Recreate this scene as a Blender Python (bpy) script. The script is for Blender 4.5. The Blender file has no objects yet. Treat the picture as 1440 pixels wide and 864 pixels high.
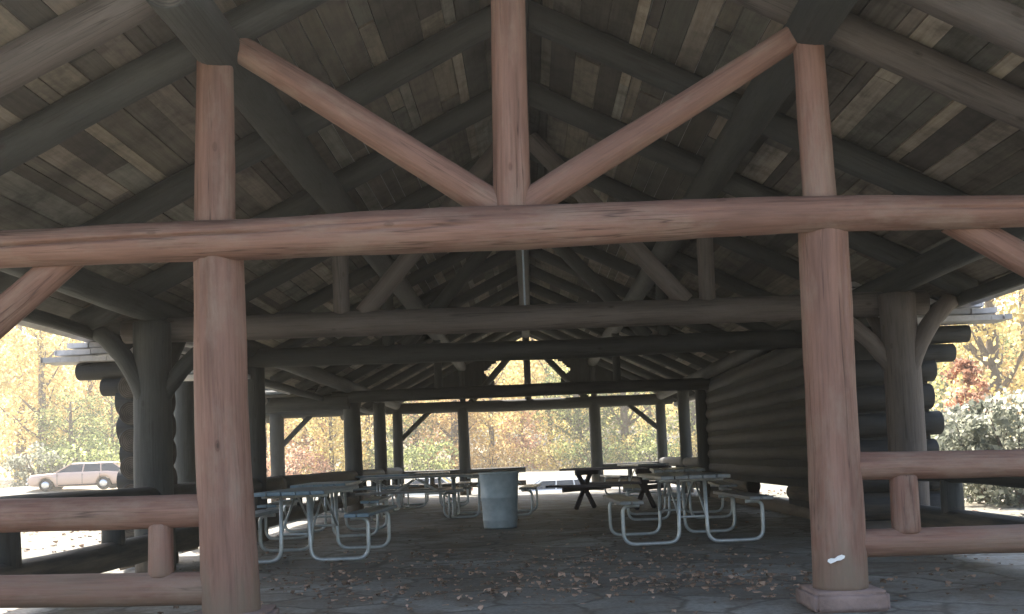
import bpy, bmesh, math, random
from mathutils import Vector, Matrix, noise
R = math.radians
random.seed(7)
sc = bpy.context.scene
HAZE = 0.0014
COL = sc.collection

# ------------------------------------------------------------------ camera
W, H = 1440.0, 864.0
F = 1400.0                       # focal length in photo pixels
EYE = Vector((0, 0, 1.0))
PITCH, ROLL = R(3.0), R(2.2)
VPX, VPY = 746.0, 643.0          # where the building's long axis vanishes
rot = Matrix.Rotation(R(90) + PITCH, 3, 'X') @ Matrix.Rotation(-ROLL, 3, 'Z')
def camxy(v):
    c = rot.transposed() @ v
    return c.x / -c.z, c.y / -c.z
ax, ay = camxy(Vector((0, 1, 0)))
SX = -(VPX - 720 - F * ax) / W
SY = (VPY - 432 + F * ay) / W
cam = bpy.data.cameras.new('camera')
cam.sensor_width = 36; cam.lens = 36 * F / W
cam.shift_x = SX; cam.shift_y = SY
cam.clip_start = 0.05; cam.clip_end = 2000
camo = bpy.data.objects.new('camera', cam); COL.objects.link(camo)
camo.matrix_world = Matrix.Translation(EYE) @ rot.to_4x4()
sc.camera = camo
def at(px, py, Y):
    """point of the place seen at photo pixel (px, py) on the vertical plane at distance Y"""
    cx = (px - 720 + SX * W) / F; cy = -(py - 432 - SY * W) / F
    d = rot @ Vector((cx, cy, -1))
    return EYE + d * (Y / d.y)

# ------------------------------------------------------------------ materials
def new_mat(name):
    m = bpy.data.materials.new(name); m.use_nodes = True
    nt = m.node_tree
    return m, nt, nt.nodes['Principled BSDF']
def N(nt, kind, **kw):
    n = nt.nodes.new(kind)
    for k, v in kw.items():
        if k in n.inputs: n.inputs[k].default_value = v
        else: setattr(n, k, v)
    return n
def ramp(nt, fac, stops):
    r = nt.nodes.new('ShaderNodeValToRGB')
    e = r.color_ramp.elements
    while len(e) < len(stops): e.new(0.5)
    for i, (p, c) in enumerate(stops):
        e[i].position = p; e[i].color = (*c, 1)
    nt.links.new(fac, r.inputs[0]); return r
def objcoord(nt, scale):
    tc = nt.nodes.new('ShaderNodeTexCoord'); mp = nt.nodes.new('ShaderNodeMapping')
    mp.inputs['Scale'].default_value = scale
    oi = nt.nodes.new('ShaderNodeObjectInfo')
    ad = nt.nodes.new('ShaderNodeVectorMath'); ad.operation = 'ADD'
    ml = nt.nodes.new('ShaderNodeMath'); ml.operation = 'MULTIPLY'; ml.inputs[1].default_value = 37.0
    nt.links.new(oi.outputs['Random'], ml.inputs[0])
    nt.links.new(tc.outputs['Object'], mp.inputs[0])
    nt.links.new(mp.outputs[0], ad.inputs[0]); nt.links.new(ml.outputs[0], ad.inputs[1])
    return ad.outputs[0]
def mixc(nt, a, b, fac, mode='MIX'):
    m = nt.nodes.new('ShaderNodeMix'); m.data_type = 'RGBA'; m.blend_type = mode
    for s, i in ((fac, 0), (a, 6), (b, 7)):
        if isinstance(s, (int, float)): m.inputs[i].default_value = s
        elif isinstance(s, tuple): m.inputs[i].default_value = (*s, 1)
        else: nt.links.new(s, m.inputs[i])
    return m.outputs[2]

def log_mat(name, dark, mid, light, grey, rough=0.72):
    m, nt, b = new_mat(name)
    co = objcoord(nt, (5, 5, 0.55))
    n1 = N(nt, 'ShaderNodeTexNoise', Scale=1.3, Detail=6.0, Roughness=0.62); nt.links.new(co, n1.inputs['Vector'])
    r1 = ramp(nt, n1.outputs[0], [(0.28, dark), (0.5, mid), (0.72, light)])
    co2 = objcoord(nt, (42, 42, 1.6))
    n2 = N(nt, 'ShaderNodeTexNoise', Scale=1.5, Detail=5.0, Roughness=0.6); nt.links.new(co2, n2.inputs['Vector'])
    r2 = ramp(nt, n2.outputs[0], [(0.33, (0.66, 0.64, 0.62)), (0.5, (0.96, 0.96, 0.96)), (0.7, (1.08, 1.07, 1.05))])
    c = mixc(nt, r1.outputs[0], r2.outputs[0], 0.8, 'MULTIPLY')
    # worn, silvery patches where the stain has weathered off
    co3 = objcoord(nt, (2.2, 2.2, 0.8))
    n3 = N(nt, 'ShaderNodeTexNoise', Scale=1.7, Detail=7.0, Roughness=0.7); nt.links.new(co3, n3.inputs['Vector'])
    r3 = ramp(nt, n3.outputs[0], [(0.48, (0, 0, 0)), (0.68, (0.75, 0.75, 0.75))])
    c = mixc(nt, c, grey, r3.outputs[0])
    # knots
    co4 = objcoord(nt, (3.1, 3.1, 1.5))
    v = N(nt, 'ShaderNodeTexVoronoi', Scale=1.6); nt.links.new(co4, v.inputs['Vector'])
    r4 = ramp(nt, v.outputs['Distance'], [(0.03, (0.22, 0.18, 0.16)), (0.055, (0.7, 0.66, 0.62)), (0.07, (0.55, 0.5, 0.47)), (0.10, (1, 1, 1))])
    c = mixc(nt, c, r4.outputs[0], 0.85, 'MULTIPLY')
    co5 = objcoord(nt, (15, 15, 0.42))
    n5 = N(nt, 'ShaderNodeTexNoise', Scale=1.0, Detail=3.0, Roughness=0.5); nt.links.new(co5, n5.inputs['Vector'])
    r5 = ramp(nt, n5.outputs[0], [(0.565, (1, 1, 1)), (0.580, (0.30, 0.26, 0.24)), (0.597, (1, 1, 1))])
    co6 = objcoord(nt, (2, 2, 1.2)); n6 = N(nt, 'ShaderNodeTexNoise', Scale=1.1, Detail=2.0); nt.links.new(co6, n6.inputs['Vector'])
    r6 = ramp(nt, n6.outputs[0], [(0.42, (0, 0, 0)), (0.55, (0.9, 0.9, 0.9))])
    c = mixc(nt, c, r5.outputs[0], r6.outputs[0], 'MULTIPLY')
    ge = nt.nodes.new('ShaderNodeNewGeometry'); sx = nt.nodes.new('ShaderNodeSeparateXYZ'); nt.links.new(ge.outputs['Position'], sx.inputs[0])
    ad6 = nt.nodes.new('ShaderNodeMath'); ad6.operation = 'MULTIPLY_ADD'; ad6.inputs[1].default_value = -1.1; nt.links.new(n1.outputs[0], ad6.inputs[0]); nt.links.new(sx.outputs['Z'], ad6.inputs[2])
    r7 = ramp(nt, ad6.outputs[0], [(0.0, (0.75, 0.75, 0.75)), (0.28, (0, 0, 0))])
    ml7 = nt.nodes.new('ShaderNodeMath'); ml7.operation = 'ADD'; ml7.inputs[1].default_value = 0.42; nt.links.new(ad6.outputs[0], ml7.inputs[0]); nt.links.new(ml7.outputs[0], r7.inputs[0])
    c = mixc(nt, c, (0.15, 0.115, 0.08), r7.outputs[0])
    nt.links.new(c, b.inputs['Base Color']); b.inputs['Roughness'].default_value = rough
    bp = N(nt, 'ShaderNodeBump', Strength=0.55, Distance=0.012)
    nt.links.new(n2.outputs[0], bp.inputs['Height']); nt.links.new(bp.outputs[0], b.inputs['Normal'])
    return m
M = {}
M['log'] = log_mat('red_brown_stained_log', (0.142, 0.073, 0.053), (0.215, 0.113, 0.082), (0.275, 0.155, 0.116), (0.265, 0.19, 0.145))
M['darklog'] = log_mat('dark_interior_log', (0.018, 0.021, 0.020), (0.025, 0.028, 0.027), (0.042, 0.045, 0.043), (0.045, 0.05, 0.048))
def grain_mat():
    m, nt, b = new_mat('log_end_grain')
    co = objcoord(nt, (1, 1, 1))
    tc = nt.nodes.new('ShaderNodeTexCoord')
    wv = nt.nodes.new('ShaderNodeTexWave'); wv.wave_type = 'RINGS'; wv.rings_direction = 'Z'
    wv.inputs['Scale'].default_value = 16; wv.inputs['Distortion'].default_value = 2.2; wv.inputs['Detail'].default_value = 3
    nt.links.new(tc.outputs['Object'], wv.inputs['Vector'])
    r = ramp(nt, wv.outputs[0], [(0.2, (0.045, 0.038, 0.032)), (0.8, (0.10, 0.085, 0.07))])
    n = N(nt, 'ShaderNodeTexNoise', Scale=7.0, Detail=5.0); nt.links.new(co, n.inputs['Vector'])
    r2 = ramp(nt, n.outputs[0], [(0.35, (0.45, 0.45, 0.45)), (0.65, (1.1, 1.1, 1.1))])
    nt.links.new(mixc(nt, r.outputs[0], r2.outputs[0], 1.0, 'MULTIPLY'), b.inputs['Base Color']); b.inputs['Roughness'].default_value = .9
    return m
M['grain'] = grain_mat()
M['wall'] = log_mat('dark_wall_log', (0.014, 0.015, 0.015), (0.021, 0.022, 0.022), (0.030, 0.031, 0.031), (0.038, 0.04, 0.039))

def deck_mat():
    m, nt, b = new_mat('roof_boards')
    at_ = nt.nodes.new('ShaderNodeAttribute'); at_.attribute_name = 'tone'
    tc = nt.nodes.new('ShaderNodeTexCoord'); mp = nt.nodes.new('ShaderNodeMapping'); mp.inputs['Scale'].default_value = (28, 1.6, 28)
    nt.links.new(tc.outputs['Object'], mp.inputs[0])
    n = N(nt, 'ShaderNodeTexNoise', Scale=1.0, Detail=6.0, Roughness=0.65); nt.links.new(mp.outputs[0], n.inputs['Vector'])
    r = ramp(nt, n.outputs[0], [(0.3, (0.55, 0.52, 0.5)), (0.6, (1.05, 1.05, 1.02))])
    c = mixc(nt, at_.outputs['Color'], r.outputs[0], 0.8, 'MULTIPLY')
    n2 = N(nt, 'ShaderNodeTexNoise', Scale=2.3, Detail=5.0, Roughness=0.7); nt.links.new(tc.outputs['Object'], n2.inputs['Vector'])
    r2 = ramp(nt, n2.outputs[0], [(0.36, (0.42, 0.41, 0.40)), (0.5, (0.85, 0.85, 0.85)), (0.66, (1.15, 1.15, 1.12))])
    c = mixc(nt, c, r2.outputs[0], 0.9, 'MULTIPLY')
    nt.links.new(c, b.inputs['Base Color']); b.inputs['Roughness'].default_value = 0.85
    bp = N(nt, 'ShaderNodeBump', Strength=0.4, Distance=0.01)
    nt.links.new(n.outputs[0], bp.inputs['Height']); nt.links.new(bp.outputs[0], b.inputs['Normal'])
    return m
M['deck'] = deck_mat()

def noise_mat(name, stops, scale=3.0, rough=0.8, metal=0.0, bump=0.2, detail=8.0, bscale=None):
    m, nt, b = new_mat(name)
    tc = nt.nodes.new('ShaderNodeTexCoord')
    n = N(nt, 'ShaderNodeTexNoise', Scale=scale, Detail=detail, Roughness=0.65); nt.links.new(tc.outputs['Object'], n.inputs['Vector'])
    r = ramp(nt, n.outputs[0], stops); nt.links.new(r.outputs[0], b.inputs['Base Color'])
    b.inputs['Roughness'].default_value = rough; b.inputs['Metallic'].default_value = metal
    if bump:
        n2 = N(nt, 'ShaderNodeTexNoise', Scale=bscale or scale * 6, Detail=5.0); nt.links.new(tc.outputs['Object'], n2.inputs['Vector'])
        bp = N(nt, 'ShaderNodeBump', Strength=bump, Distance=0.02)
        nt.links.new(n2.outputs[0], bp.inputs['Height']); nt.links.new(bp.outputs[0], b.inputs['Normal'])
    return m
M['shingle'] = noise_mat('weathered_shingles', [(0.3, (0.36, 0.35, 0.35)), (0.7, (0.58, 0.57, 0.57))], 6, 0.9)
M['concrete'] = noise_mat('footing_concrete', [(0.3, (0.17, 0.12, 0.105)), (0.7, (0.29, 0.21, 0.185))], 5, 0.9, bump=0.5)
M['galv'] = noise_mat('galvanised_tube', [(0.35, (0.42, 0.45, 0.44)), (0.65, (0.62, 0.64, 0.62))], 9, 0.42, 0.55, 0.05)
M['can'] = noise_mat('galvanised_can', [(0.3, (0.36, 0.43, 0.45)), (0.7, (0.54, 0.60, 0.62))], 7, 0.55, 0.12, 0.08)
M['plank'] = noise_mat('grey_table_plank', [(0.3, (0.12, 0.125, 0.12)), (0.7, (0.24, 0.25, 0.245))], 6, 0.35, 0, 0.15)
M['bluegrey'] = noise_mat('sky_tinted_plank', [(0.3, (0.10, 0.16, 0.20)), (0.7, (0.19, 0.27, 0.32))], 6, 0.4, 0, 0.15)  # blue of the reflected sky put into the plank colour
M['darkwood'] = noise_mat('dark_oiled_plank', [(0.3, (0.035, 0.03, 0.04)), (0.7, (0.075, 0.06, 0.07))], 6, 0.6, 0, 0.15)
M['white'] = noise_mat('plain_white', [(0.3, (0.75, 0.74, 0.72)), (0.7, (0.85, 0.85, 0.83))], 20, 0.6, 0, 0.1)
M['rod'] = noise_mat('painted_wire', [(0.3, (0.25, 0.30, 0.36)), (0.7, (0.35, 0.4, 0.46))], 20, 0.5, 0.4, 0)
M['rubber'] = noise_mat('tyre_rubber', [(0.3, (0.02, 0.02, 0.02)), (0.7, (0.04, 0.04, 0.04))], 20, 0.85, 0, 0)
M['chrome'] = noise_mat('chrome', [(0.3, (0.6, 0.6, 0.6)), (0.7, (0.7, 0.7, 0.7))], 20, 0.25, 0.9, 0)
M['lamp'] = noise_mat('red_lamp', [(0.3, (0.35, 0.03, 0.02)), (0.7, (0.45, 0.04, 0.03))], 20, 0.3, 0, 0)
M['bark'] = noise_mat('tree_bark', [(0.3, (0.06, 0.045, 0.035)), (0.7, (0.17, 0.13, 0.10))], 3, 0.95, 0, 0.6)
def paint(name, c):
    m, nt, b = new_mat(name)
    b.inputs['Base Color'].default_value = (*c, 1); b.inputs['Roughness'].default_value = 0.35
    b.inputs['Coat Weight'].default_value = 1.0
    return m
M['paint_tan'] = paint('faded_coral_car_paint', (0.62, 0.43, 0.34))
M['paint_white'] = paint('white_car_paint', (0.72, 0.73, 0.72))
M['paint_cream'] = paint('cream_car_paint', (0.62, 0.58, 0.5))
M['glass'] = paint('car_glass', (0.03, 0.035, 0.04)); M['glass'].node_tree.nodes['Principled BSDF'].inputs['Roughness'].default_value = 0.08

def floor_mat():
    m, nt, b = new_mat('stained_concrete_floor')
    tc = nt.nodes.new('ShaderNodeTexCoord')
    def ns(sc_, det=8.0, rg=0.65, mp=None):
        n = N(nt, 'ShaderNodeTexNoise', Scale=sc_, Detail=det, Roughness=rg)
        if mp:
            q = nt.nodes.new('ShaderNodeMapping'); q.inputs['Scale'].default_value = mp
            nt.links.new(tc.outputs['Object'], q.inputs[0]); nt.links.new(q.outputs[0], n.inputs['Vector'])
        else: nt.links.new(tc.outputs['Object'], n.inputs['Vector'])
        return n
    a = ns(0.7); r = ramp(nt, a.outputs[0], [(0.3, (0.17, 0.165, 0.145)), (0.52, (0.26, 0.255, 0.225)), (0.70, (0.42, 0.42, 0.385))])
    wn = ns(1.6, 3.0); wa = nt.nodes.new('ShaderNodeVectorMath'); wa.operation = 'MULTIPLY_ADD'; wa.inputs[1].default_value = (.5, .5, 0)
    nt.links.new(wn.outputs['Color'], wa.inputs[0]); nt.links.new(tc.outputs['Object'], wa.inputs[2])
    vc = N(nt, 'ShaderNodeTexVoronoi', Scale=1.35); nt.links.new(wa.outputs[0], vc.inputs['Vector'])
    ve = N(nt, 'ShaderNodeTexVoronoi', Scale=1.35); ve.feature = 'DISTANCE_TO_EDGE'; nt.links.new(wa.outputs[0], ve.inputs['Vector'])
    sep = nt.nodes.new('ShaderNodeSeparateColor'); nt.links.new(vc.outputs['Color'], sep.inputs[0])
    rs = ramp(nt, sep.outputs[0], [(0.0, (0.62, 0.60, 0.56)), (0.5, (0.95, 0.93, 0.9)), (1.0, (1.25, 1.27, 1.27))])
    c = mixc(nt, r.outputs[0], rs.outputs[0], 0.75, 'MULTIPLY')
    re_ = ramp(nt, ve.outputs['Distance'], [(0.012, (0.38, 0.34, 0.3)), (0.045, (1, 1, 1))])
    c = mixc(nt, c, re_.outputs[0], 0.8, 'MULTIPLY')
    d = ns(2.6, 9.0, 0.75); r2 = ramp(nt, d.outputs[0], [(0.47, (0, 0, 0)), (0.62, (0.85, 0.85, 0.85))])
    c = mixc(nt, c, (0.15, 0.118, 0.085), r2.outputs[0])
    s = ns(30, 4.0); r3 = ramp(nt, s.outputs[0], [(0.35, (0.66, 0.66, 0.66)), (0.6, (1.1, 1.1, 1.1))])
    c = mixc(nt, c, r3.outputs[0], 0.8, 'MULTIPLY')
    nt.links.new(c, b.inputs['Base Color'])
    r4 = ramp(nt, a.outputs[0], [(0.3, (0.62, 0.62, 0.62)), (0.7, (0.85, 0.85, 0.85))]); nt.links.new(r4.outputs[0], b.inputs['Roughness'])
    bp = N(nt, 'ShaderNodeBump', Strength=0.5, Distance=0.012); nt.links.new(d.outputs[0], bp.inputs['Height']); nt.links.new(bp.outputs[0], b.inputs['Normal'])
    return m
M['floor'] = floor_mat()
M['darkshingle'] = noise_mat('darkened_shingles', [(0.3, (0.05, 0.055, 0.045)), (0.7, (0.11, 0.11, 0.10))], 4, 0.95)  # dark in place of shade: keeps the sunlit wing roof from showing bright
def ground_mat():
    m, nt, b = new_mat('leafy_gravel_ground')
    tc = nt.nodes.new('ShaderNodeTexCoord')
    n = N(nt, 'ShaderNodeTexNoise', Scale=0.12, Detail=8.0, Roughness=0.65); nt.links.new(tc.outputs['Object'], n.inputs['Vector'])
    r = ramp(nt, n.outputs[0], [(0.35, (0.20, 0.21, 0.15)), (0.5, (0.30, 0.285, 0.24)), (0.65, (0.37, 0.31, 0.21))])
    n2 = N(nt, 'ShaderNodeTexNoise', Scale=5.0, Detail=8.0, Roughness=0.75); nt.links.new(tc.outputs['Object'], n2.inputs['Vector'])
    r2 = ramp(nt, n2.outputs[0], [(0.35, (0.5, 0.48, 0.44)), (0.62, (1.1, 1.1, 1.1))])
    c = mixc(nt, r.outputs[0], r2.outputs[0], 0.9, 'MULTIPLY')
    nt.links.new(c, b.inputs['Base Color']); b.inputs['Roughness'].default_value = 0.95
    bp = N(nt, 'ShaderNodeBump', Strength=0.6, Distance=0.05); nt.links.new(n2.outputs[0], bp.inputs['Height']); nt.links.new(bp.outputs[0], b.inputs['Normal'])
    return m
M['ground'] = ground_mat()
def leaf_mat(name, cols, trans=0.7):
    m, nt, b = new_mat(name)
    g = nt.nodes.new('ShaderNodeAttribute'); g.attribute_name = 'tone'
    r = ramp(nt, g.outputs['Fac'], [(i / (len(cols) - 1), c) for i, c in enumerate(cols)])
    nt.links.new(r.outputs[0], b.inputs['Base Color']); b.inputs['Roughness'].default_value = 0.6
    if trans:
        t = nt.nodes.new('ShaderNodeBsdfTranslucent'); nt.links.new(r.outputs[0], t.inputs[0])
        mx = nt.nodes.new('ShaderNodeMixShader'); mx.inputs[0].default_value = trans
        nt.links.new(b.outputs[0], mx.inputs[1]); nt.links.new(t.outputs[0], mx.inputs[2])
        nt.links.new(mx.outputs[0], nt.nodes['Material Output'].inputs[0])
    return m
LEAF = {
 'yellow': leaf_mat('yellow_leaves', [(0.46, 0.34, 0.12), (0.78, 0.66, 0.28), (0.85, 0.78, 0.46)]),
 'gold': leaf_mat('golden_leaves', [(0.44, 0.27, 0.10), (0.78, 0.58, 0.26), (0.85, 0.72, 0.42)]),
 'russet': leaf_mat('russet_leaves', [(0.28, 0.14, 0.09), (0.66, 0.38, 0.25), (0.80, 0.58, 0.42)]),
 'green': leaf_mat('pale_green_leaves', [(0.07, 0.11, 0.05), (0.34, 0.38, 0.14), (0.66, 0.66, 0.30)]),
 'sage': leaf_mat('grey_green_leaves', [(0.14, 0.155, 0.12), (0.36, 0.37, 0.29), (0.74, 0.71, 0.58)]),
}
M['litter'] = leaf_mat('fallen_leaves', [(0.12, 0.075, 0.045), (0.32, 0.20, 0.13), (0.52, 0.35, 0.25)], 0)

# ------------------------------------------------------------------ object helpers
def link(name, me, mat, parent=None, loc=None):
    o = bpy.data.objects.new(name, me); COL.objects.link(o)
    if mat is not None and not me.materials: me.materials.append(mat)
    if parent is not None: o.parent = parent
    if loc is not None: o.location = loc
    return o
def obj(name, bm, mat, parent=None, smooth=False):
    me = bpy.data.meshes.new(name); bm.to_mesh(me); bm.free()
    if smooth:
        for p in me.polygons: p.use_smooth = True
    return link(name, me, mat, parent)
def thing(name, label, cat, loc=(0, 0, 0), rz=0, group=None):
    o = bpy.data.objects.new(name, None); COL.objects.link(o); o.empty_display_size = 0.2
    o.location = loc; o.rotation_euler = (0, 0, rz)
    return tag(o, label, cat, group)
def tag(o, label=None, cat=None, group=None, kind=None):
    if label: o['label'] = label
    if cat: o['category'] = cat
    if group: o['group'] = group
    if kind: o['kind'] = kind
    return o
def copy_tree(o, parent=None):
    c = o.copy(); COL.objects.link(c)
    if parent is not None: c.parent = parent
    for ch in list(o.children): copy_tree(ch, c)
    return c
def box(bm, x0, x1, y0, y1, z0, z1, mtx=None):
    vs = [bm.verts.new(Vector((x, y, z))) for x in (x0, x1) for y in (y0, y1) for z in (z0, z1)]
    if mtx is not None:
        for v in vs: v.co = mtx @ v.co
    fs = []
    for q in ((0, 1, 3, 2), (4, 6, 7, 5), (0, 4, 5, 1), (2, 3, 7, 6), (0, 2, 6, 4), (1, 5, 7, 3)):
        fs.append(bm.faces.new([vs[i] for i in q]))
    return fs
def tube(bm, pts, r, n=10, closed_ends=True):
    pts = [Vector(p) for p in pts]
    rings = []
    prev = None
    for i, p in enumerate(pts):
        t = (pts[min(i + 1, len(pts) - 1)] - pts[max(i - 1, 0)]).normalized()
        if prev is None:
            u = t.orthogonal().normalized()
        else:
            u = (prev - t * prev.dot(t)).normalized()
        prev = u
        w = t.cross(u)
        rr = r[i] if isinstance(r, (list, tuple)) else r
        rings.append([bm.verts.new(p + (u * math.cos(a) + w * math.sin(a)) * rr) for a in [2 * math.pi * k / n for k in range(n)]])
    for a, b in zip(rings, rings[1:]):
        for k in range(n):
            bm.faces.new((a[k], a[(k + 1) % n], b[(k + 1) % n], b[k]))
    if closed_ends:
        bm.faces.new(rings[0][::-1]); bm.faces.new(rings[-1])

def bend(pts, rad=0.12, n=6):
    """round the corners of a polyline"""
    pts = [Vector(p) for p in pts]; out = [pts[0]]
    for a, b, c in zip(pts, pts[1:], pts[2:]):
        d1 = (a - b).normalized(); d2 = (c - b).normalized()
        r = min(rad, (a - b).length * .45, (c - b).length * .45)
        p, q = b + d1 * r, b + d2 * r
        for i in range(n + 1):
            t = i / n
            out.append(p * (1 - t) ** 2 + b * 2 * t * (1 - t) + q * t ** 2)
    out.append(pts[-1]); return out

LOGSEED = [0]; LM = {}
def log(name, pts, radii, mat, parent, n=20, step=0.12, rough=0.035, cracks=(), chamfer=True):
    """one peeled log through the given points; cracks = (t0, t1, angle0, angle1, width, depth), angle 0 = side facing the front, positive = upward or rightward"""
    LOGSEED[0] += 1
    sd = Vector((LOGSEED[0] * 3.17, LOGSEED[0] * 1.31, LOGSEED[0] * 7.7))
    pts = [Vector(p) for p in pts]
    if not isinstance(radii, (list, tuple)): radii = [radii] * len(pts)
    if len(radii) != len(pts): radii = [radii[0] + (radii[-1] - radii[0]) * i / (len(pts) - 1) for i in range(len(pts))]
    axis = pts[-1] - pts[0]; L = axis.length; zq = axis.normalized()
    q = zq.to_track_quat('Z', 'Y')
    mw = Matrix.Translation(pts[0]) @ q.to_matrix().to_4x4(); inv = mw.inverted()
    lp = [inv @ p for p in pts]
    iq = q.to_matrix().transposed()
    fr = iq @ Vector((0, -1, 0)); up = iq @ (Vector((0, 0, 1)) if abs(zq.z) < .8 else Vector((1, 0, 0)))
    ang0 = math.atan2(fr.y, fr.x); sg = 1 if (fr.x * up.y - fr.y * up.x) > 0 else -1
    def sample(z):
        for i in range(len(lp) - 1):
            if z <= lp[i + 1].z or i == len(lp) - 2:
                t = (z - lp[i].z) / max(1e-6, lp[i + 1].z - lp[i].z); t = max(0, min(1, t)); s = t * t * (3 - 2 * t) if len(lp) > 2 else t
                return lp[i].x + (lp[i + 1].x - lp[i].x) * s, lp[i].y + (lp[i + 1].y - lp[i].y) * s, radii[i] + (radii[i + 1] - radii[i]) * t
    m = max(3, int(L / step))
    zs = [L * i / m for i in range(m + 1)]
    if chamfer: zs = [0.0, 0.008] + zs[1:-1] + [L - 0.008, L]
    bm = bmesh.new(); rings = []
    for z in zs:
        x0, y0, r = sample(z)
        endf = 0.93 if chamfer and (z == 0.0 or z == L) else 1.0
        wob = noise.noise(Vector((z * 0.7, 0, 0)) + sd) * rough * 0.35, noise.noise(Vector((0, z * 0.7, 5)) + sd) * rough * 0.35
        ring = []
        for k in range(n):
            a = 2 * math.pi * k / n
            f = 1 + rough * 1.6 * noise.noise(Vector((math.cos(a) * .8, math.sin(a) * .8, z * 0.9)) + sd) + rough * .9 * noise.noise(Vector((math.cos(a) * 2.2, math.sin(a) * 2.2, z * 3.3)) + sd)
            for (t0, t1, a0, a1, cw, cd) in cracks:
                t = z / L
                if t0 < t < t1:
                    ac = ang0 + sg * (a0 + (a1 - a0) * (t - t0) / (t1 - t0)) + 0.05 * noise.noise(Vector((z * 5, 1, 1)) + sd)
                    da = abs((a - ac + math.pi) % (2 * math.pi) - math.pi)
                    e = min(1, (t - t0) / .05, (t1 - t) / .05)
                    f -= cd * e * math.exp(-(da / cw) ** 2)
            rr = r * f * endf
            ring.append(bm.verts.new((x0 + wob[0] + rr * math.cos(a), y0 + wob[1] + rr * math.sin(a), z)))
        rings.append(ring)
    for a, b in zip(rings, rings[1:]):
        for k in range(n): bm.faces.new((a[k], a[(k + 1) % n], b[(k + 1) % n], b[k]))
    bm.faces.new(rings[0][::-1]); bm.faces.new(rings[-1])
    me = bpy.data.meshes.new(name); bm.to_mesh(me); bm.free()
    for p in me.polygons: p.use_smooth = len(p.vertices) == 4
    me.materials.append(mat); me.materials.append(M['grain'])
    me.polygons[len(me.polygons) - 1].material_index = 1; me.polygons[len(me.polygons) - 2].material_index = 1
    o = link(name, me, mat, parent); o.matrix_local = mw; LM[o.name] = mw.copy()
    return o

# ------------------------------------------------------------------ ground
def terrain(x, y):
    z = -0.12
    if y < 5.2:
        z = -0.62 + 0.5 * max(0, min(1, (y - 4.2)))**2 if y > 4.2 else -0.62
    z -= 1.35 * math.exp(-((y - 47) / 13) ** 2) * math.exp(-((x + 2) / 22) ** 2)
    z += 0.9 * math.exp(-((y - 54) / 10) ** 2) * math.exp(-((x + 24) / 9) ** 2)
    d = math.hypot(x, y)
    far = max(0, y - 82) if y > 0 else max(0, d - 40)
    z += 0.10 * far + 0.10 * max(0, abs(x) - 60)
    z = min(z, 38)
    if d > 30: z += 0.35 * noise.noise(Vector((x * .05, y * .05, 0))) * min(1, (d - 30) / 20)
    return z
def axis_steps(lo, hi, fine_lo, fine_hi, fine, grow=1.18):
    xs = []; v = fine_lo
    while v <= fine_hi: xs.append(v); v += fine
    s = fine; v = xs[-1]
    while v < hi: s *= grow; v += s; xs.append(v)
    s = fine; v = xs[0]
    while v > lo: s *= grow; v -= s; xs.insert(0, v)
    return xs
bm = bmesh.new()
xs = [max(-255, min(255, v)) for v in axis_steps(-255, 255, -12, 12, 1.0, 1.12)]; ys = [max(-55, min(315, v)) for v in axis_steps(-55, 315, 2.2, 12, 0.5, 1.1)]
grid = [[bm.verts.new((x, y, terrain(x, y))) for x in xs] for y in ys]
for j in range(len(ys) - 1):
    for i in range(len(xs) - 1):
        bm.faces.new((grid[j][i], grid[j][i + 1], grid[j + 1][i + 1], grid[j + 1][i]))
tag(obj('ground', bm, M['ground'], smooth=True), kind='structure')
D1 = 6.2
FLOOR_Y0, FLOOR_Y1 = 5.55, 29.1
bm = bmesh.new(); box(bm, -4.25, 4.25, FLOOR_Y0, FLOOR_Y1, -1.6, 0.0); box(bm, -8.0, -4.253, 20.6, FLOOR_Y1, -1.6, -.002)
fl = obj('floor', bm, M['floor']); tag(fl, kind='structure')

# ------------------------------------------------------------------ pavilion
PAV = thing('log_pavilion', 'open log picnic pavilion with red-brown posts, trusses, railings and a boarded gable roof', 'pavilion', (0, 0, 0))
def P(*a, **k): return log(*a, parent=PAV, **k)
L_, DK = M['log'], M['darklog']
HX = 1.88; SXX = 3.76
RIDGE = 4.68                      # rafter centre line at the ridge, slope one in two
def rz(x): return RIDGE - 0.5 * abs(x)

# front truss: great posts
lp = [at(327, 845, D1), at(314, 610, D1), at(306, 325, D1)]
rp = [at(1184, 842, D1), at(1171, 600, D1), at(1156, 300, D1)]
lp[0].z = 0.10; rp[0].z = 0.115
crk = [(0.2, 0.62, .35, .15, 0.09, 0.13), (0.7, 0.97, -.35, -.3, 0.08, 0.10)]
P('post', lp, [0.176, 0.163, 0.153], L_, n=56, step=0.035, cracks=crk)
P('post', rp, [0.166, 0.157, 0.150], L_, n=56, step=0.035, cracks=[(0.5, 0.95, .45, .6, 0.08, 0.12), (0.1, 0.4, -.2, -.1, 0.08, 0.09)])
for pt, w in ((lp[0], .235), (rp[0], .225)):
    bm = bmesh.new()
    box(bm, pt.x - w, pt.x + w, pt.y - w, pt.y + w, -0.01, 0.125)
    bmesh.ops.bevel(bm, geom=bm.edges[:], offset=0.022, segments=2, affect='EDGES')
    bmesh.ops.subdivide_edges(bm, edges=bm.edges[:], cuts=3, use_grid_fill=True)
    for v in bm.verts: v.co += Vector((noise.noise(v.co * 9), noise.noise(v.co * 9 + Vector((5, 5, 5))), 0)) * 0.012
    o = obj('footing', bm, M['concrete'], PAV, smooth=True)
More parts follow.
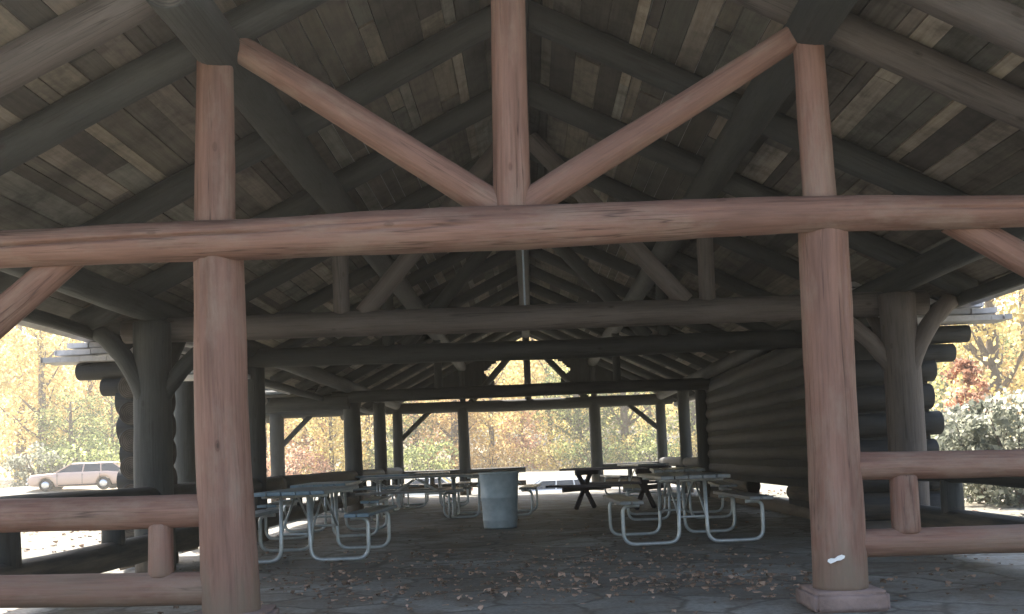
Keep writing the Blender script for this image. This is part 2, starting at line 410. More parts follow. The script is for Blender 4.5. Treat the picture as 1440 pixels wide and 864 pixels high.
# queen posts and king post of the front truss
P('queen_post', [at(304, 318, D1), at(302, 75, D1)], [0.125, 0.112], L_, n=40, step=0.04)
P('queen_post', [at(1153, 285, D1), at(1137, 60, D1)], [0.105, 0.092], L_, n=40, step=0.04)
kp = at(714, -45, D1)
P('king_post', [at(720, 300, D1), at(716, 140, D1), kp], [0.118, 0.112, 0.108], L_, n=44, step=0.04, cracks=[(0.05, 0.6, .4, .5, 0.09, 0.09)])
# front tie beam, a slightly crooked log with long drying cracks
TY = D1 - 0.10
tp = [at(-150, 357, TY), at(40, 350, TY), at(300, 337, TY), at(520, 327, TY), at(717, 320, TY), at(930, 310, TY), at(1130, 302, TY), at(1427, 297, TY), at(1640, 292, TY)]
P('tie_beam', tp, [0.112, 0.116, 0.126, 0.135, 0.136, 0.126, 0.112, 0.099, 0.098], L_, n=110, step=0.03,
  cracks=[(0.02, 0.33, -.08, .22, 0.085, 0.30), (0.27, 0.42, .35, .40, 0.07, 0.16), (0.33, 0.47, -.05, 0.0, 0.08, 0.15), (0.47, 0.53, -.25, -.15, 0.08, 0.14), (0.60, 0.68, .2, .22, 0.07, 0.14), (0.78, 0.99, .12, .05, 0.08, 0.18)])
# front diagonals, from the heads of the queen posts down to the foot of the king post
P('diagonal_brace', [at(306, 50, D1 + .02), at(708, 298, D1 + .02)], [0.085, 0.108], L_, n=40, step=0.04, cracks=[(0.2, 0.8, .1, .3, 0.09, 0.08)])
P('diagonal_brace', [at(1140, 38, D1 + .02), at(732, 296, D1 + .02)], [0.08, 0.100], L_, n=40, step=0.04, cracks=[(0.3, 0.8, -.1, .1, 0.09, 0.08)])
# outer posts (beyond the frame) and their braces
for s in (-1, 1):
    P('post', [(s * SXX, D1, 0.10), (s * SXX, D1, 2.46)], [0.165, 0.155], L_, n=24)
    bm = bmesh.new(); box(bm, s * SXX - .22, s * SXX + .22, D1 - .22, D1 + .22, -0.01, 0.125)
    bmesh.ops.bevel(bm, geom=bm.edges[:], offset=0.02, segments=2, affect='EDGES'); obj('footing', bm, M['concrete'], PAV)
P('knee_brace', [at(110, 352, D1), (-SXX, D1, 1.62)], [0.095, 0.1], L_, n=28, step=0.06)
P('knee_brace', [at(1335, 308, D1), (SXX, D1, 1.72)], [0.09, 0.1], L_, n=28, step=0.06)

# interior and far trusses
def truss(Y, col=DK, n=18, king=False, queens=True, diag=True, r=0.135, zt=2.43, posts=True):
    P('tie_beam', [(-SXX - .35, Y, zt + .01), (0, Y, zt + random.uniform(-.02, .02)), (SXX + .35, Y, zt)], [r * .92, r, r * .95], col, n=n, step=.15)
    if queens:
        for s in (-1, 1): P('queen_post', [(s * HX, Y, zt + .08), (s * HX, Y, 3.62)], [0.085, 0.08], col, n=n, step=.15)
    if diag:
        for s in (-1, 1): P('diagonal_brace', [(s * 1.66, Y + .01, zt + .1), (s * 0.12, Y + .01, 4.3)], [0.095, 0.09], col, n=n, step=.15)
    if king: P('king_post', [(0, Y, zt), (0, Y, 4.6)], [0.1, 0.1], col, n=n, step=.15)
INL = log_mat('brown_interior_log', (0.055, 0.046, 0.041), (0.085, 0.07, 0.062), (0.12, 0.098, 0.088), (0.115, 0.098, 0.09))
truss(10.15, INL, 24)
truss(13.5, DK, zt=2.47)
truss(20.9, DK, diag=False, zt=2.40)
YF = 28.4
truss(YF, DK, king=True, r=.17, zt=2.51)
# upright boards closing the far gable round its pointed opening
for s in (-1, 1):
    bm = bmesh.new(); rnd = random.Random(31)
    inner = [(2.78, .93), (3.15, .93), (3.46, 1.26), (3.76, .85), (4.10, .62), (4.45, .45), (4.7, .45)]
    def xin(z):
        for (za, xa), (zb, xb) in zip(inner, inner[1:]):
            if za <= z <= zb: return xa + (xb - xa) * (z - za) / (zb - za)
        return .93 if z < 2.78 else .3
    x = 3.95
    while x > .32:
        w = rnd.uniform(.13, .2) if x > 1.45 else rnd.uniform(.05, .07); x1 = max(.3, x - w)
        zt0, zt1 = rz(x) + .1, rz(x1) + .1
        xm = (x + x1) / 2
        spans = []; z = 2.78; cur = None
        while z < (zt0 + zt1) / 2:
            ok = xm > xin(z)
            if ok and cur is None: cur = z
            if not ok and cur is not None: spans.append((cur, z)); cur = None
            z += .03
        if cur is not None: spans.append((cur, None))
        for a, b in spans:
            a_ = a + rnd.uniform(0, .03)
            zb0, zb1 = (zt0, zt1) if b is None else (b, b)
            vs = [bm.verts.new(v) for v in ((s * x, YF + .13, a_), (s * (x1 - .012), YF + .13, a_), (s * (x1 - .012), YF + .13, zb1), (s * x, YF + .13, zb0), (s * x, YF + .16, a_), (s * (x1 - .012), YF + .16, a_), (s * (x1 - .012), YF + .16, zb1), (s * x, YF + .16, zb0))]
            for q in ((0, 1, 2, 3), (4, 7, 6, 5), (0, 4, 5, 1), (2, 6, 7, 3), (0, 3, 7, 4), (1, 5, 6, 2)): bm.faces.new([vs[k] for k in q])
        x = x1
    bmesh.ops.recalc_face_normals(bm, faces=bm.faces[:])
    obj('gable_boards', bm, DK, PAV)
# rafters
yy = [5.45, D1, 8.0, 9.75, 11.6, 13.5, 15.35, 17.2, 19.05, 20.9, 22.75, 24.6, 26.5, YF, 29.1]
for i, Y in enumerate(yy):
    r = 0.112 if i < 4 else 0.1
    for s in (-1, 1):
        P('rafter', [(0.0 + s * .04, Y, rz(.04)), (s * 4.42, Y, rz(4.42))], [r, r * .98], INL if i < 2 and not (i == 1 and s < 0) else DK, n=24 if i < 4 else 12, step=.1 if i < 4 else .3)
# purlins, ridge, plates, eave poles
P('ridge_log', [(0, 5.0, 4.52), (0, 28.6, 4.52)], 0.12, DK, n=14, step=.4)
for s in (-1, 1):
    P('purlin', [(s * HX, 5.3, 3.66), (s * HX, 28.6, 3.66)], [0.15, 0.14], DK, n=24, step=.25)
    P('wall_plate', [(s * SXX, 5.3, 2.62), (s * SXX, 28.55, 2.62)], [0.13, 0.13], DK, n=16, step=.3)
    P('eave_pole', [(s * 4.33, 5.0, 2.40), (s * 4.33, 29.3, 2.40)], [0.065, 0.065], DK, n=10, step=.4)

# roof boarding: boards run along the building on top of the rafters
def deck(s):
    bm = bmesh.new(); fl = bm.loops.layers.color.new('tone')
    c, sn = 2 / math.sqrt(5), 1 / math.sqrt(5)
    off = 0.118
    def pt(u, y, h):   # u down the slope from the ridge, h above the board underside
        x = u * c + (off + h) * sn; z = RIDGE - u * sn + (off + h) * c
        return Vector((s * x, y, z))
    rnd = random.Random(11 if s > 0 else 12)
    u = -0.10
    while u < 5.05:
        w = rnd.choice([0.10, 0.14, 0.17, 0.2, 0.22, 0.24])
        y = 4.7 + rnd.uniform(-1.6, 0)
        while y < 29.5:
            l = rnd.choice([3.6, 3.6, 1.8, 1.8, 5.4])
            y1 = min(29.5, y + l - 0.008); y0 = max(4.7, y)
            if y1 > y0 + .05:
                h = rnd.choice([0, 0, 0.004, 0.010, 0.018]); g = rnd.uniform(.002, .005)
                t = rnd.choice([0.6, 0.7, 0.78, 0.85, 0.9, 1.0, 1.1, 1.3]) * rnd.uniform(.93, 1.07)
                base = rnd.choice([(0.49, 0.46, 0.425), (0.48, 0.445, 0.415), (0.47, 0.46, 0.435), (0.50, 0.465, 0.42)])
                vs = [bm.verts.new(pt(a, b, d)) for a in (u + g, u + w - g) for b in (y0, y1) for d in (h, 0.045)]
                for q in ((0, 1, 3, 2), (4, 6, 7, 5), (0, 4, 5, 1), (2, 3, 7, 6), (0, 2, 6, 4), (1, 5, 7, 3)):
                    f = bm.faces.new([vs[k] for k in q])
                    for lo in f.loops: lo[fl] = tuple(min(1, v * t) for v in base) + (1,)
            y += l
        u += w
    return bm, pt
for s in (-1, 1):
    bm, pt = deck(s)
    bmesh.ops.recalc_face_normals(bm, faces=bm.faces[:])
    obj('roof_boards', bm, M['deck'], PAV)
    # shingle covering above the boards, laid in overlapping courses
    bm = bmesh.new(); u = -0.10
    while u < 5.1:
        vs = [bm.verts.new(pt(a, b, h)) for (a, h) in ((u - .05, .052), (u + .26, .052), (u + .26, .095), (u - .05, .062)) for b in (4.62, 29.58)]
        for q in ((0, 1, 3, 2), (2, 3, 5, 4), (4, 5, 7, 6), (6, 7, 1, 0), (0, 2, 4, 6), (1, 7, 5, 3)): bm.faces.new([vs[k] for k in q])
        u += 0.235
    bmesh.ops.recalc_face_normals(bm, faces=bm.faces[:])
    obj('shingle_roof', bm, M['shingle'], PAV)

# side rows of posts
def sidepost(px, Y=None, X=None, s=-1, r=0.155, z1=2.5, mat=DK, n=18, z0=0.0):
    P('post', [(X, Y, z0), (X, Y, z1)], [r * 1.06, r], mat, n=n, step=.15)
for Y, X, r in ((9.97, -SXX, .178), (13.6, -SXX, .15), (YF, -7.2, .2), (20.9, -7.5, .17),  (21.2, -SXX, .18), (25.0, -SXX, .15), (YF, -SXX, .14), (YF, -HX, .155), (YF, HX, .165), (YF, SXX, .14), (24.1, SXX, .14), (21.5, SXX, .15)):
    sidepost(0, Y, X, r=r)
sidepost(0, 9.97, SXX, r=.178, mat=INL, n=28)
sidepost(0, 14.0, -4.85, r=.14, z1=2.35, z0=-.15)
# wide wing behind on the left, same height
P('tie_beam', [(-7.9, YF, 2.52), (-SXX, YF, 2.50)], .13, DK, n=14, step=.3)
P('tie_beam', [(-7.9, 20.9, 2.30), (-SXX, 20.9, 2.32)], .17, DK, n=14, step=.3)
for x in (-7.6, -6.5, -5.4):
    for y0 in (20.3, 29.0):
        P('rafter', [(x, y0, 2.35), (x, 24.65, 4.35)], .09, DK, n=10, step=.4)
bm = bmesh.new(); fl_ = bm.loops.layers.color.new('tone')
for side in (0, 1):
    rnd = random.Random(40 + side); u = 0.0
    while u < 4.85:
        x = -7.95
        while x < -4.35:
            x1 = min(-4.35, x + rnd.choice([1.6, 1.6, .8])); t_ = rnd.uniform(.5, 1.1)
            ya, yb = 20.15 + u * .91, 20.15 + (u + .18) * .91; za, zb = 2.40 + u * .415, 2.40 + (u + .18) * .415
            if side: ya, yb = 49.3 - ya, 49.3 - yb
            vs = [bm.verts.new(v) for v in ((x, ya, za), (x1, ya, za), (x1, yb, zb), (x, yb, zb), (x, ya, za + .05), (x1, ya, za + .05), (x1, yb, zb + .05), (x, yb, zb + .05))]
            for q in ((0, 1, 2, 3), (4, 7, 6, 5), (0, 4, 5, 1), (2, 6, 7, 3), (0, 3, 7, 4), (1, 5, 6, 2)):
                f = bm.faces.new([vs[k] for k in q])
                for lo in f.loops: lo[fl_] = (.3 * t_, .28 * t_, .24 * t_, 1)
            x = x1 + .01
        u += .19
bmesh.ops.recalc_face_normals(bm, faces=bm.faces[:])
obj('roof_boards', bm, M['deck'], PAV)
bm = bmesh.new()
for side in (0, 1):
    for k in range(21):
        u = k * .235; ya, yb = 20.05 + u * .91, 20.05 + (u + .3) * .91; za = 2.46 + u * .415; zb = za + .3 * .415
        if side: ya, yb = 49.3 - ya, 49.3 - yb
        vs = [bm.verts.new(v) for v in ((-8.0, ya, za), (-4.3, ya, za), (-4.3, yb, zb - .03), (-8.0, yb, zb - .03), (-8.0, ya, za + .05), (-4.3, ya, za + .05), (-4.3, yb, zb + .0), (-8.0, yb, zb + .0))]
        for q in ((0, 1, 2, 3), (4, 7, 6, 5), (0, 4, 5, 1), (2, 6, 7, 3), (0, 3, 7, 4), (1, 5, 6, 2)): bm.faces.new([vs[k_] for k_ in q])
bmesh.ops.recalc_face_normals(bm, faces=bm.faces[:])
obj('shingle_roof', bm, M['darkshingle'], PAV)
# curved brackets on the side posts: outward under the eave
def bracket(p0, p1, p2, r, mat=DK, n=16):
    p0, p1, p2 = Vector(p0), Vector(p1), Vector(p2)
    pts = [p0 * (1 - t) ** 2 + p1 * 2 * t * (1 - t) + p2 * t ** 2 for t in [i / 5 for i in range(6)]]
    P('knee_brace', pts, [r] * 6, mat, n=n, step=.1)
for s in (-1, 1):
    mm = INL if s > 0 else DK
    bracket((s * (SXX + .02), 9.9, 1.55), (s * (SXX + .12), 9.88, 2.1), (s * (SXX + .5), 9.85, 2.42), .09, mm)
    bracket((s * SXX, 10.0, 1.65), (s * SXX, 10.35, 2.15), (s * SXX, 10.9, 2.55), .085, mm)
    bracket((s * (SXX - .05), 9.97, 1.65), (s * (SXX - .3), 10.0, 2.2), (s * (SXX - .8), 10.1, 2.4), .085, mm)
P('knee_brace', [(-7.2, YF, 1.45), (-6.2, YF, 2.45)], .075, DK, n=12)
P('knee_brace', [(-SXX, YF, 1.55), (-SXX + .95, YF, 2.43)], .07, DK, n=12)
P('knee_brace', [(SXX, YF, 1.6), (SXX - .95, YF, 2.43)], .07, DK, n=12)
P('knee_brace', [(-SXX, 21.2, 1.6), (-SXX, 22.1, 2.5)], .07, DK, n=12)
# beam braces lengthwise seen below the second tie: long strut poles along the aisle
P('tie_rod', [(0.0, 10.15, 2.5), (0.0, 10.15, 4.5)], .010, M['rod'], n=8, step=.5)

def reparent(o, p):
    o.parent = p; o.matrix_local = LM[p.name].inverted() @ LM[o.name]
# railings: two rails and a short post, built for each bay
def railing(a, b, ht, hb, r, posts, mat, n=24, step=.06, pr=.1):
    """a, b = ends of the top rail; posts = positions 0..1"""
    a, b = Vector(a), Vector(b)
    ta = Vector((a.x, a.y, ht[0])); tb = Vector((b.x, b.y, ht[1]))
    ba = Vector((a.x, a.y, hb[0])); bb = Vector((b.x, b.y, hb[1]))
    top = log('railing', [ta, tb], [r, r * .96], mat, PAV, n=n, step=step)
    bot = log('bottom_rail', [ba, bb], [r * .98, r], mat, PAV, n=n, step=step)
    reparent(bot, top)
    for t in posts:
        q0 = ba.lerp(bb, t); q1 = ta.lerp(tb, t)
        po = log('baluster', [q0 + Vector((0, 0, r * .7)), q1 - Vector((0, 0, r * .7))], [pr, pr * .94], mat, PAV, n=n, step=step)
        reparent(po, top)
# front railings
lt0, lt1 = at(-60, 728, D1), at(300, 718, D1)
lb0, lb1 = at(-60, 831, D1), at(300, 826, D1)
railing((-SXX, D1, 0), (lt1.x, D1, 0), (lt0.z, lt1.z), (lb0.z, lb1.z), .103, [(at(226, 770, D1).x + SXX) / (lt1.x + SXX)], L_, 40, .04, .078)
rt0, rt1 = at(1195, 656, D1), at(1500, 650, D1)
rb0, rb1 = at(1195, 766, D1), at(1500, 756, D1)
railing((rt0.x, D1, 0), (SXX, D1, 0), (rt0.z, rt1.z), (rb0.z, rb1.z), .088, [(at(1272, 710, D1).x - rt0.x) / (SXX - rt0.x)], L_, 40, .04, .086)
for s, ysegs in ((-1, [(D1, 9.9), (10.0, 14.7), (14.9, 21.1), (21.3, 24.9), (25.1, YF)]), (1, [(D1, 9.9), (21.6, 24.0), (24.2, YF)])):
    for y0, y1 in ysegs:
        k = max(1, round((y1 - y0) / 2.0))
        ps = [(i + .5) / k for i in range(k)] if k > 1 else [.5]
        railing((s * SXX, y0, 0), (s * SXX, y1, 0), (.74, .74), (.27, .27), .125, ps, DK, 14, .3)
for x0, x1 in ((-7.2, -SXX), (-SXX, -HX), (-HX, -.15), (HX, SXX)):
    railing((x0, YF, 0), (x1, YF, 0), (.66, .66), (.28, .28), .08, [.5], DK, 12, .3, .07)

# log-walled room along the right side, with a low opening
WX = SXX + .17
Z0, RC = 0.055, 0.148
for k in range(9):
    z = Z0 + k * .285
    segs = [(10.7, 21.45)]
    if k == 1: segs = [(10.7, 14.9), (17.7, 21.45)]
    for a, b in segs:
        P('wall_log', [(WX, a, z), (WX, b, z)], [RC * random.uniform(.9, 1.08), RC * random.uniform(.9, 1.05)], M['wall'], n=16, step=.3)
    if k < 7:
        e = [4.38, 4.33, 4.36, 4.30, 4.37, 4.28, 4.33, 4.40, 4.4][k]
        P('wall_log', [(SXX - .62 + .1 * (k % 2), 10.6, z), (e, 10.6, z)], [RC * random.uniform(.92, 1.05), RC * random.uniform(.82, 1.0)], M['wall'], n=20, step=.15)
bm = bmesh.new()
box(bm, WX - .105, WX + .105, 10.62, 21.4, .42, 2.5); box(bm, WX - .105, WX + .105, 10.62, 14.9, -.05, .417); box(bm, WX - .105, WX + .105, 17.7, 21.4, -.05, .417)
box(bm, SXX - .5, 4.25, 10.57, 10.615, -.05, 2.25)
obj('chinking', bm, noise_mat('mortar', [(0.3, (0.022, 0.022, 0.02)), (0.7, (0.04, 0.04, 0.036))], 8, .95), PAV)
P('wall_log', [(SXX + .1, 10.6, 2.13), (4.72, 10.6, 2.13)], [.10, .095], M['wall'], n=20, step=.15)
P('wall_log', [(SXX + .1, 10.6, 1.94), (4.55, 10.6, 1.94)], [.10, .095], M['wall'], n=20, step=.15)
# log pier on the left
for k in range(7):
    z = Z0 + k * .285; e = [4.40, 4.42, 4.39, 4.41, 4.38, 4.41, 4.42][k]
    P('wall_log', [(-SXX - .1, 10.75, z), (-e, 10.75, z)], [RC, RC], M['wall'], n=20, step=.15)
    if k < 7: P('wall_log', [(-4.2, 10.5, z + .14), (-4.2, 11.25, z + .14)], [RC * .9] * 2, M['wall'], n=16, step=.2)
for z, e in ((1.92, 4.58), (2.10, 4.84)): P('wall_log', [(-SXX - .1, 10.7, z), (-e, 10.7, z)], [.10, .095], M['wall'], n=18, step=.15)
# small shingled side roofs with thick stepped courses
def side_roof(s, xo, z0, Y0):
    bm = bmesh.new()
    for side in (0, 1):
        for k in range(7):
            ya = Y0 + k * .2; z = z0 + k * .10
            xe = xo - .045 * k
            y0_, y1_ = (ya, ya + .34)
            if side: y0_, y1_ = 2 * (Y0 + 1.45) - (ya + .34), 2 * (Y0 + 1.45) - ya
            nb = 9; rnd = random.Random(k + 20 * side + (3 if s > 0 else 0)); x = 3.75
            while x < xe:
                w = rnd.uniform(.12, .22); x1 = min(x + w, xe)
                j = rnd.uniform(-.015, .015); zz = rnd.uniform(-.004, .004)
                box(bm, min(s * x, s * x1 - s * .004), max(s * x, s * x1 - s * .004), y0_ + (j if not side else 0), y1_ + (j if side else 0), z + zz, z + zz + .055)
                x = x1
    return obj('side_roof', bm, M['shingle'], PAV)
side_roof(-1, 5.17, 2.20, 10.55)
side_roof(1, 5.06, 2.24, 10.3)

# ------------------------------------------------------------------ picnic tables (bent tube frames)
def j_frame(bm, y, s):
    pts = bend([(s * .14, y, .70), (s * .155, y, .03), (s * .75, y, .03), (s * .75, y, .44), (s * .57, y, .44)], .13)
    tube(bm, pts, .021, 10)
def planks(bm, x0, x1, y0, y1, z0, z1, n, gap=.008):
    w = (x1 - x0) / n
    for i in range(n):
        fs = box(bm, x0 + i * w + gap / 2, x0 + (i + 1) * w - gap / 2, y0, y1, z0, z1)
def make_table(mtop):
    t = thing('picnic_table', 'x', 'picnic table')
    bm = bmesh.new(); planks(bm, -.37, .37, -.92, .92, .705, .745, 5); bmesh.ops.bevel(bm, geom=bm.edges[:], offset=.005, segments=1, affect='EDGES')
    obj('tabletop', bm, mtop, t)
    for s in (-1, 1):
        bm = bmesh.new(); planks(bm, s * .68 - .13, s * .68 + .13, -.92, .92, .463, .5, 2); bmesh.ops.bevel(bm, geom=bm.edges[:], offset=.005, segments=1, affect='EDGES')
        obj('bench_seat', bm, mtop, t)
    for y in (-.66, .66):
        for s in (-1, 1):
            bm = bmesh.new(); j_frame(bm, y, s); obj('tube_leg', bm, M['galv'], t, smooth=True)
    bm = bmesh.new()
    for y in (-.66, .66): tube(bm, [(-.34, y, .69), (.34, y, .69)], .017, 8)
    for s in (-1, 1): tube(bm, [(s * .15, s * .02 - .64, .3), (s * .15 , -.02, .69)], .012, 8); tube(bm, [(s * .15, .64, .3), (s * .15, .02, .69)], .012, 8)
    for y in (-.66, .66): tube(bm, [(-.15, y, .3), (.15, y, .3)], .014, 8)
    obj('brace', bm, M['galv'], t, smooth=True)
    return t
TB = make_table(M['plank'])
TB2 = make_table(M['bluegrey'])
used = set()
def place_table(src, px, Y, rz_, label, dx=0):
    o = src if src.name not in used else copy_tree(src)
    used.add(src.name)
    p = at(px, 700, Y)
    o.location = (p.x + dx, Y, 0.0); o.rotation_euler = (0, 0, rz_)
    o['label'] = label; o['group'] = 'tube-framed picnic tables under the pavilion'
    return o
place_table(TB, 958, 11.35, R(1.5), 'grey-topped picnic table on bent silver tubes, nearest to the right front post')
place_table(TB2, 436, 10.95, R(-1), 'sky-tinted grey picnic table on bent silver tubes, beside the left front post')
place_table(TB2, 462, 14.2, R(3), 'sky-tinted grey picnic table behind the one nearest the left front post')
place_table(TB, 692, 17.6, R(-4), 'grey picnic table half hidden behind the trash can')
place_table(TB, 586, 17.6, R(88), 'grey picnic table turned broadside, left of the trash can')
place_table(TB, 610, 22.0, R(4), 'small-looking grey picnic table near the far railing, left of the centre posts')
place_table(TB, 952, 15.2, R(-5), 'grey picnic table behind the front one on the right side')
place_table(TB2, 520, 21.0, R(85), 'picnic table turned broadside by the left row of posts')
place_table(TB, 905, 23.5, R(10), 'grey picnic table near the far right corner railing')

# dark wooden table with crossed plank legs
t = thing('wooden_picnic_table', 'dark wooden picnic table with crossed plank legs, standing askew right of the trash can', 'picnic table')
bm = bmesh.new(); planks(bm, -.95, .95, -.37, .37, .72, .76, 1)
bm.clear()
for i in range(5): box(bm, -.95, .95, -.37 + i * .148 + .004, -.37 + (i + 1) * .148 - .004, .72, .76)
obj('tabletop', bm, M['darkwood'], t)
for s in (-1, 1):
    bm = bmesh.new()
    for i in range(2): box(bm, -.95, .95, s * .68 - .13 + i * .13 + .003, s * .68 + i * .13 - .003, .43, .47)
    obj('bench_seat', bm, M['darkwood'], t)
for x in (-.65, .65):
    for s in (-1, 1):
        bm = bmesh.new()
        mt = Matrix.Translation((x + s * .022, 0, .36)) @ Matrix.Rotation(s * R(38), 4, 'X')
        box(bm, -.02, .02, -.045, .045, -.45, .45, mt); obj('leg', bm, M['darkwood'], t)
    bm = bmesh.new(); box(bm, x + .045, x + .08, -.78, .78, .34, .428); box(bm, x + .045, x + .08, -.36, .36, .63, .718); obj('crossbar', bm, M['darkwood'], t)
t.location = (at(864, 700, 18.2).x, 18.2, 0); t.rotation_euler = (0, 0, R(-38))

# ------------------------------------------------------------------ trash can
YC = 14.4; pc = at(704, 742, YC)
t = thing('trash_can', 'pale blue-grey metal trash can standing alone in the aisle between the tables', 'trash can', (pc.x, YC, 0))
bm = bmesh.new()
prof = [(0.0, .02), (.225, .02), (.235, 0.0), (.24, .03), (.243, .10), (.249, .11), (.249, .13), (.246, .14), (.262, .42), (.269, .43), (.269, .45), (.265, .46), (.283, .78), (.293, .79), (.297, .805), (.293, .82), (.279, .82), (.272, .79), (.255, .42), (.232, .05), (0, .05)]
def lathe(bm, prof, n=36, flute=0.0):
    rings = []
    for r, z in prof:
        if r == 0: rings.append([bm.verts.new((0, 0, z))]); continue
        rings.append([bm.verts.new(((r + flute * math.cos(k * math.pi)) * math.cos(2 * math.pi * k / n), (r + flute * math.cos(k * math.pi)) * math.sin(2 * math.pi * k / n), z)) for k in range(n)])
    for a, b in zip(rings, rings[1:]):
        for k in range(n):
            k2 = (k + 1) % n
            if len(a) == 1: bm.faces.new((a[0], b[k2], b[k]))
            elif len(b) == 1: bm.faces.new((a[k], a[k2], b[0]))
            else: bm.faces.new((a[k], a[k2], b[k2], b[k]))
lathe(bm, prof[:12] + [(.283, .775), (.268, .775), (.255, .42), (.232, .05), (0, .05)], 48, .0022)
bmesh.ops.recalc_face_normals(bm, faces=bm.faces[:])
obj('can_body', bm, M['can'], t, smooth=True)
bm = bmesh.new(); tube(bm, [(.288 * math.cos(a), .288 * math.sin(a), .79) for a in [2 * math.pi * k / 40 for k in range(41)]], .012, 8, False)
obj('rim', bm, M['can'], t, smooth=True)
for s in (-1, 1):
    bm = bmesh.new(); tube(bm, bend([(s * .27, -.07, .66), (s * .32, -.06, .62), (s * .32, .06, .62), (s * .27, .07, .66)], .03), .008, 8)
    obj('handle', bm, M['can'], t, smooth=True)

# small white patch on the right post
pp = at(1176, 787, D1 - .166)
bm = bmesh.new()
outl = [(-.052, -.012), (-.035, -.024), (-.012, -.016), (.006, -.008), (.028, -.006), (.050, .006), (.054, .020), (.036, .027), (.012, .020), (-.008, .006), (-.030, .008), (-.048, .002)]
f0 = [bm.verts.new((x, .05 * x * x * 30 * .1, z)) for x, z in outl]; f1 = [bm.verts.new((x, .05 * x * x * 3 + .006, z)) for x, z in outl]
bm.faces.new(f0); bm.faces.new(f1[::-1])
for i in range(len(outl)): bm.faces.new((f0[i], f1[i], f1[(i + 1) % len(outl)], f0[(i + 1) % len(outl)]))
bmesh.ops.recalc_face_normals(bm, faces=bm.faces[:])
o = obj('white_patch', bm, M['white']); o.location = pp
tag(o, 'small ragged white patch low on the right front post', 'paper scrap')

# ------------------------------------------------------------------ fallen leaves
def litter():
    bm = bmesh.new(); lay = bm.loops.layers.color.new('tone'); rnd = random.Random(5)
    def leaf(x, y, z, s, pw=1.2):
        a = rnd.uniform(0, 6.28); c, sn = math.cos(a), math.sin(a)
        lift = rnd.uniform(0, .5) * s
        q = [(-.5, 0, 0), (-.15, -.34, lift), (.35, -.2, 0), (.55, 0, lift), (.3, .28, 0.0), (-.2, .3, lift * .7)]
        vs = [bm.verts.new((x + s * (u * c - v * sn), y + s * (u * sn + v * c), z + .004 + w)) for u, v, w in q]
        f = bm.faces.new(vs); t = rnd.random() ** pw
        for lo in f.loops: lo[lay] = (t, t, t, 1)
    cl = []
    for px, py, n, sx, sy in ((915, 822, 520, .42, .20), (1075, 818, 160, .3, .14), (1120, 835, 160, .25, .12), (575, 815, 260, .55, .25), (620, 838, 200, .45, .12), (700, 800, 160, .8, .3), (860, 785, 220, .6, .3), (440, 815, 90, .4, .2), (530, 790, 120, .6, .3), (1000, 800, 120, .6, .25), (700, 780, 150, 1.2, .8), (80, 800, 110, .5, .3), (1300, 820, 90, .5, .25)):
        v = at(px, py, 6.0); d = v - EYE; k = 1.0 / -d.z; g = EYE + d * k
        cl.append((g.x, g.y, n, sx, sy * 1.6))
    for x, y, n, sx, sy in cl:
        big = n in (520, 160)
        for i in range(int(n * (.42 if big else .7))):
            X, Y = rnd.gauss(x, sx * 1.3), rnd.gauss(y, sy * 1.25)
            if abs(X) < 4.2 and 5.6 < Y < 28.9: leaf(X, Y, rnd.uniform(0, .02) if big else 0, rnd.triangular(.02, .085, .04) if big else rnd.uniform(.025, .065), .9 if big else 1.2)
    for i in range(1500):
        X, Y = rnd.uniform(-4.1, 4.1), rnd.uniform(5.6, 16)
        if noise.noise(Vector((X * .8, Y * .8, 3))) > 0.05: leaf(X, Y, 0, rnd.uniform(.02, .06))
    for i in range(5000):
        X, Y = rnd.uniform(-14, 14), rnd.uniform(4.0, 32)
        if abs(X) > 4.4 or Y > 29.5: leaf(X, Y, terrain(X, Y), rnd.uniform(.05, .12))
    return bm
o = obj('fallen_leaves', litter(), M['litter']); tag(o, 'brown and pinkish dry leaves scattered over the pavilion floor', 'fallen leaves', kind='stuff')

# ------------------------------------------------------------------ trees and shrubs
def leaves_mesh(name, seed, n_clumps, spread, leaf, per, zc, zr, mat, low=0.0, droop=0.0):
    rnd = random.Random(seed); bm = bmesh.new(); lay = bm.loops.layers.color.new('tone')
    for c in range(n_clumps):
        while True:
            v = Vector((rnd.uniform(-1, 1), rnd.uniform(-1, 1), rnd.uniform(-1, 1)))
            if .25 < v.length < 1 and noise.noise(v * 1.7 + Vector((seed, 0, 0))) > -.22: break
        p = Vector((v.x * spread, v.y * spread, zc + v.z * zr)); cr = rnd.uniform(.35, .85) * spread * .24
        tone = rnd.uniform(.15, .9)
        for i in range(per):
            q = p + Vector((rnd.gauss(0, cr), rnd.gauss(0, cr), rnd.gauss(0, cr * .7)))
            if q.z < low: continue
            s = leaf * rnd.uniform(.6, 1.3)
            a = Vector((rnd.gauss(0, 1), rnd.gauss(0, 1), rnd.gauss(0, 1))).normalized(); b = a.orthogonal().normalized()
            b = Matrix.Rotation(rnd.uniform(0, 6.28), 3, a) @ b
            vs = [bm.verts.new(q + a * s * .6), bm.verts.new(q + b * s * .42), bm.verts.new(q - a * s * .6), bm.verts.new(q - b * s * .42)]
            f = bm.faces.new(vs); t = min(1, max(0, tone + rnd.gauss(0, .14)))
            for lo in f.loops: lo[lay] = (t, t, t, 1)
    me = bpy.data.meshes.new(name); bm.to_mesh(me); bm.free(); me.materials.append(mat); return me
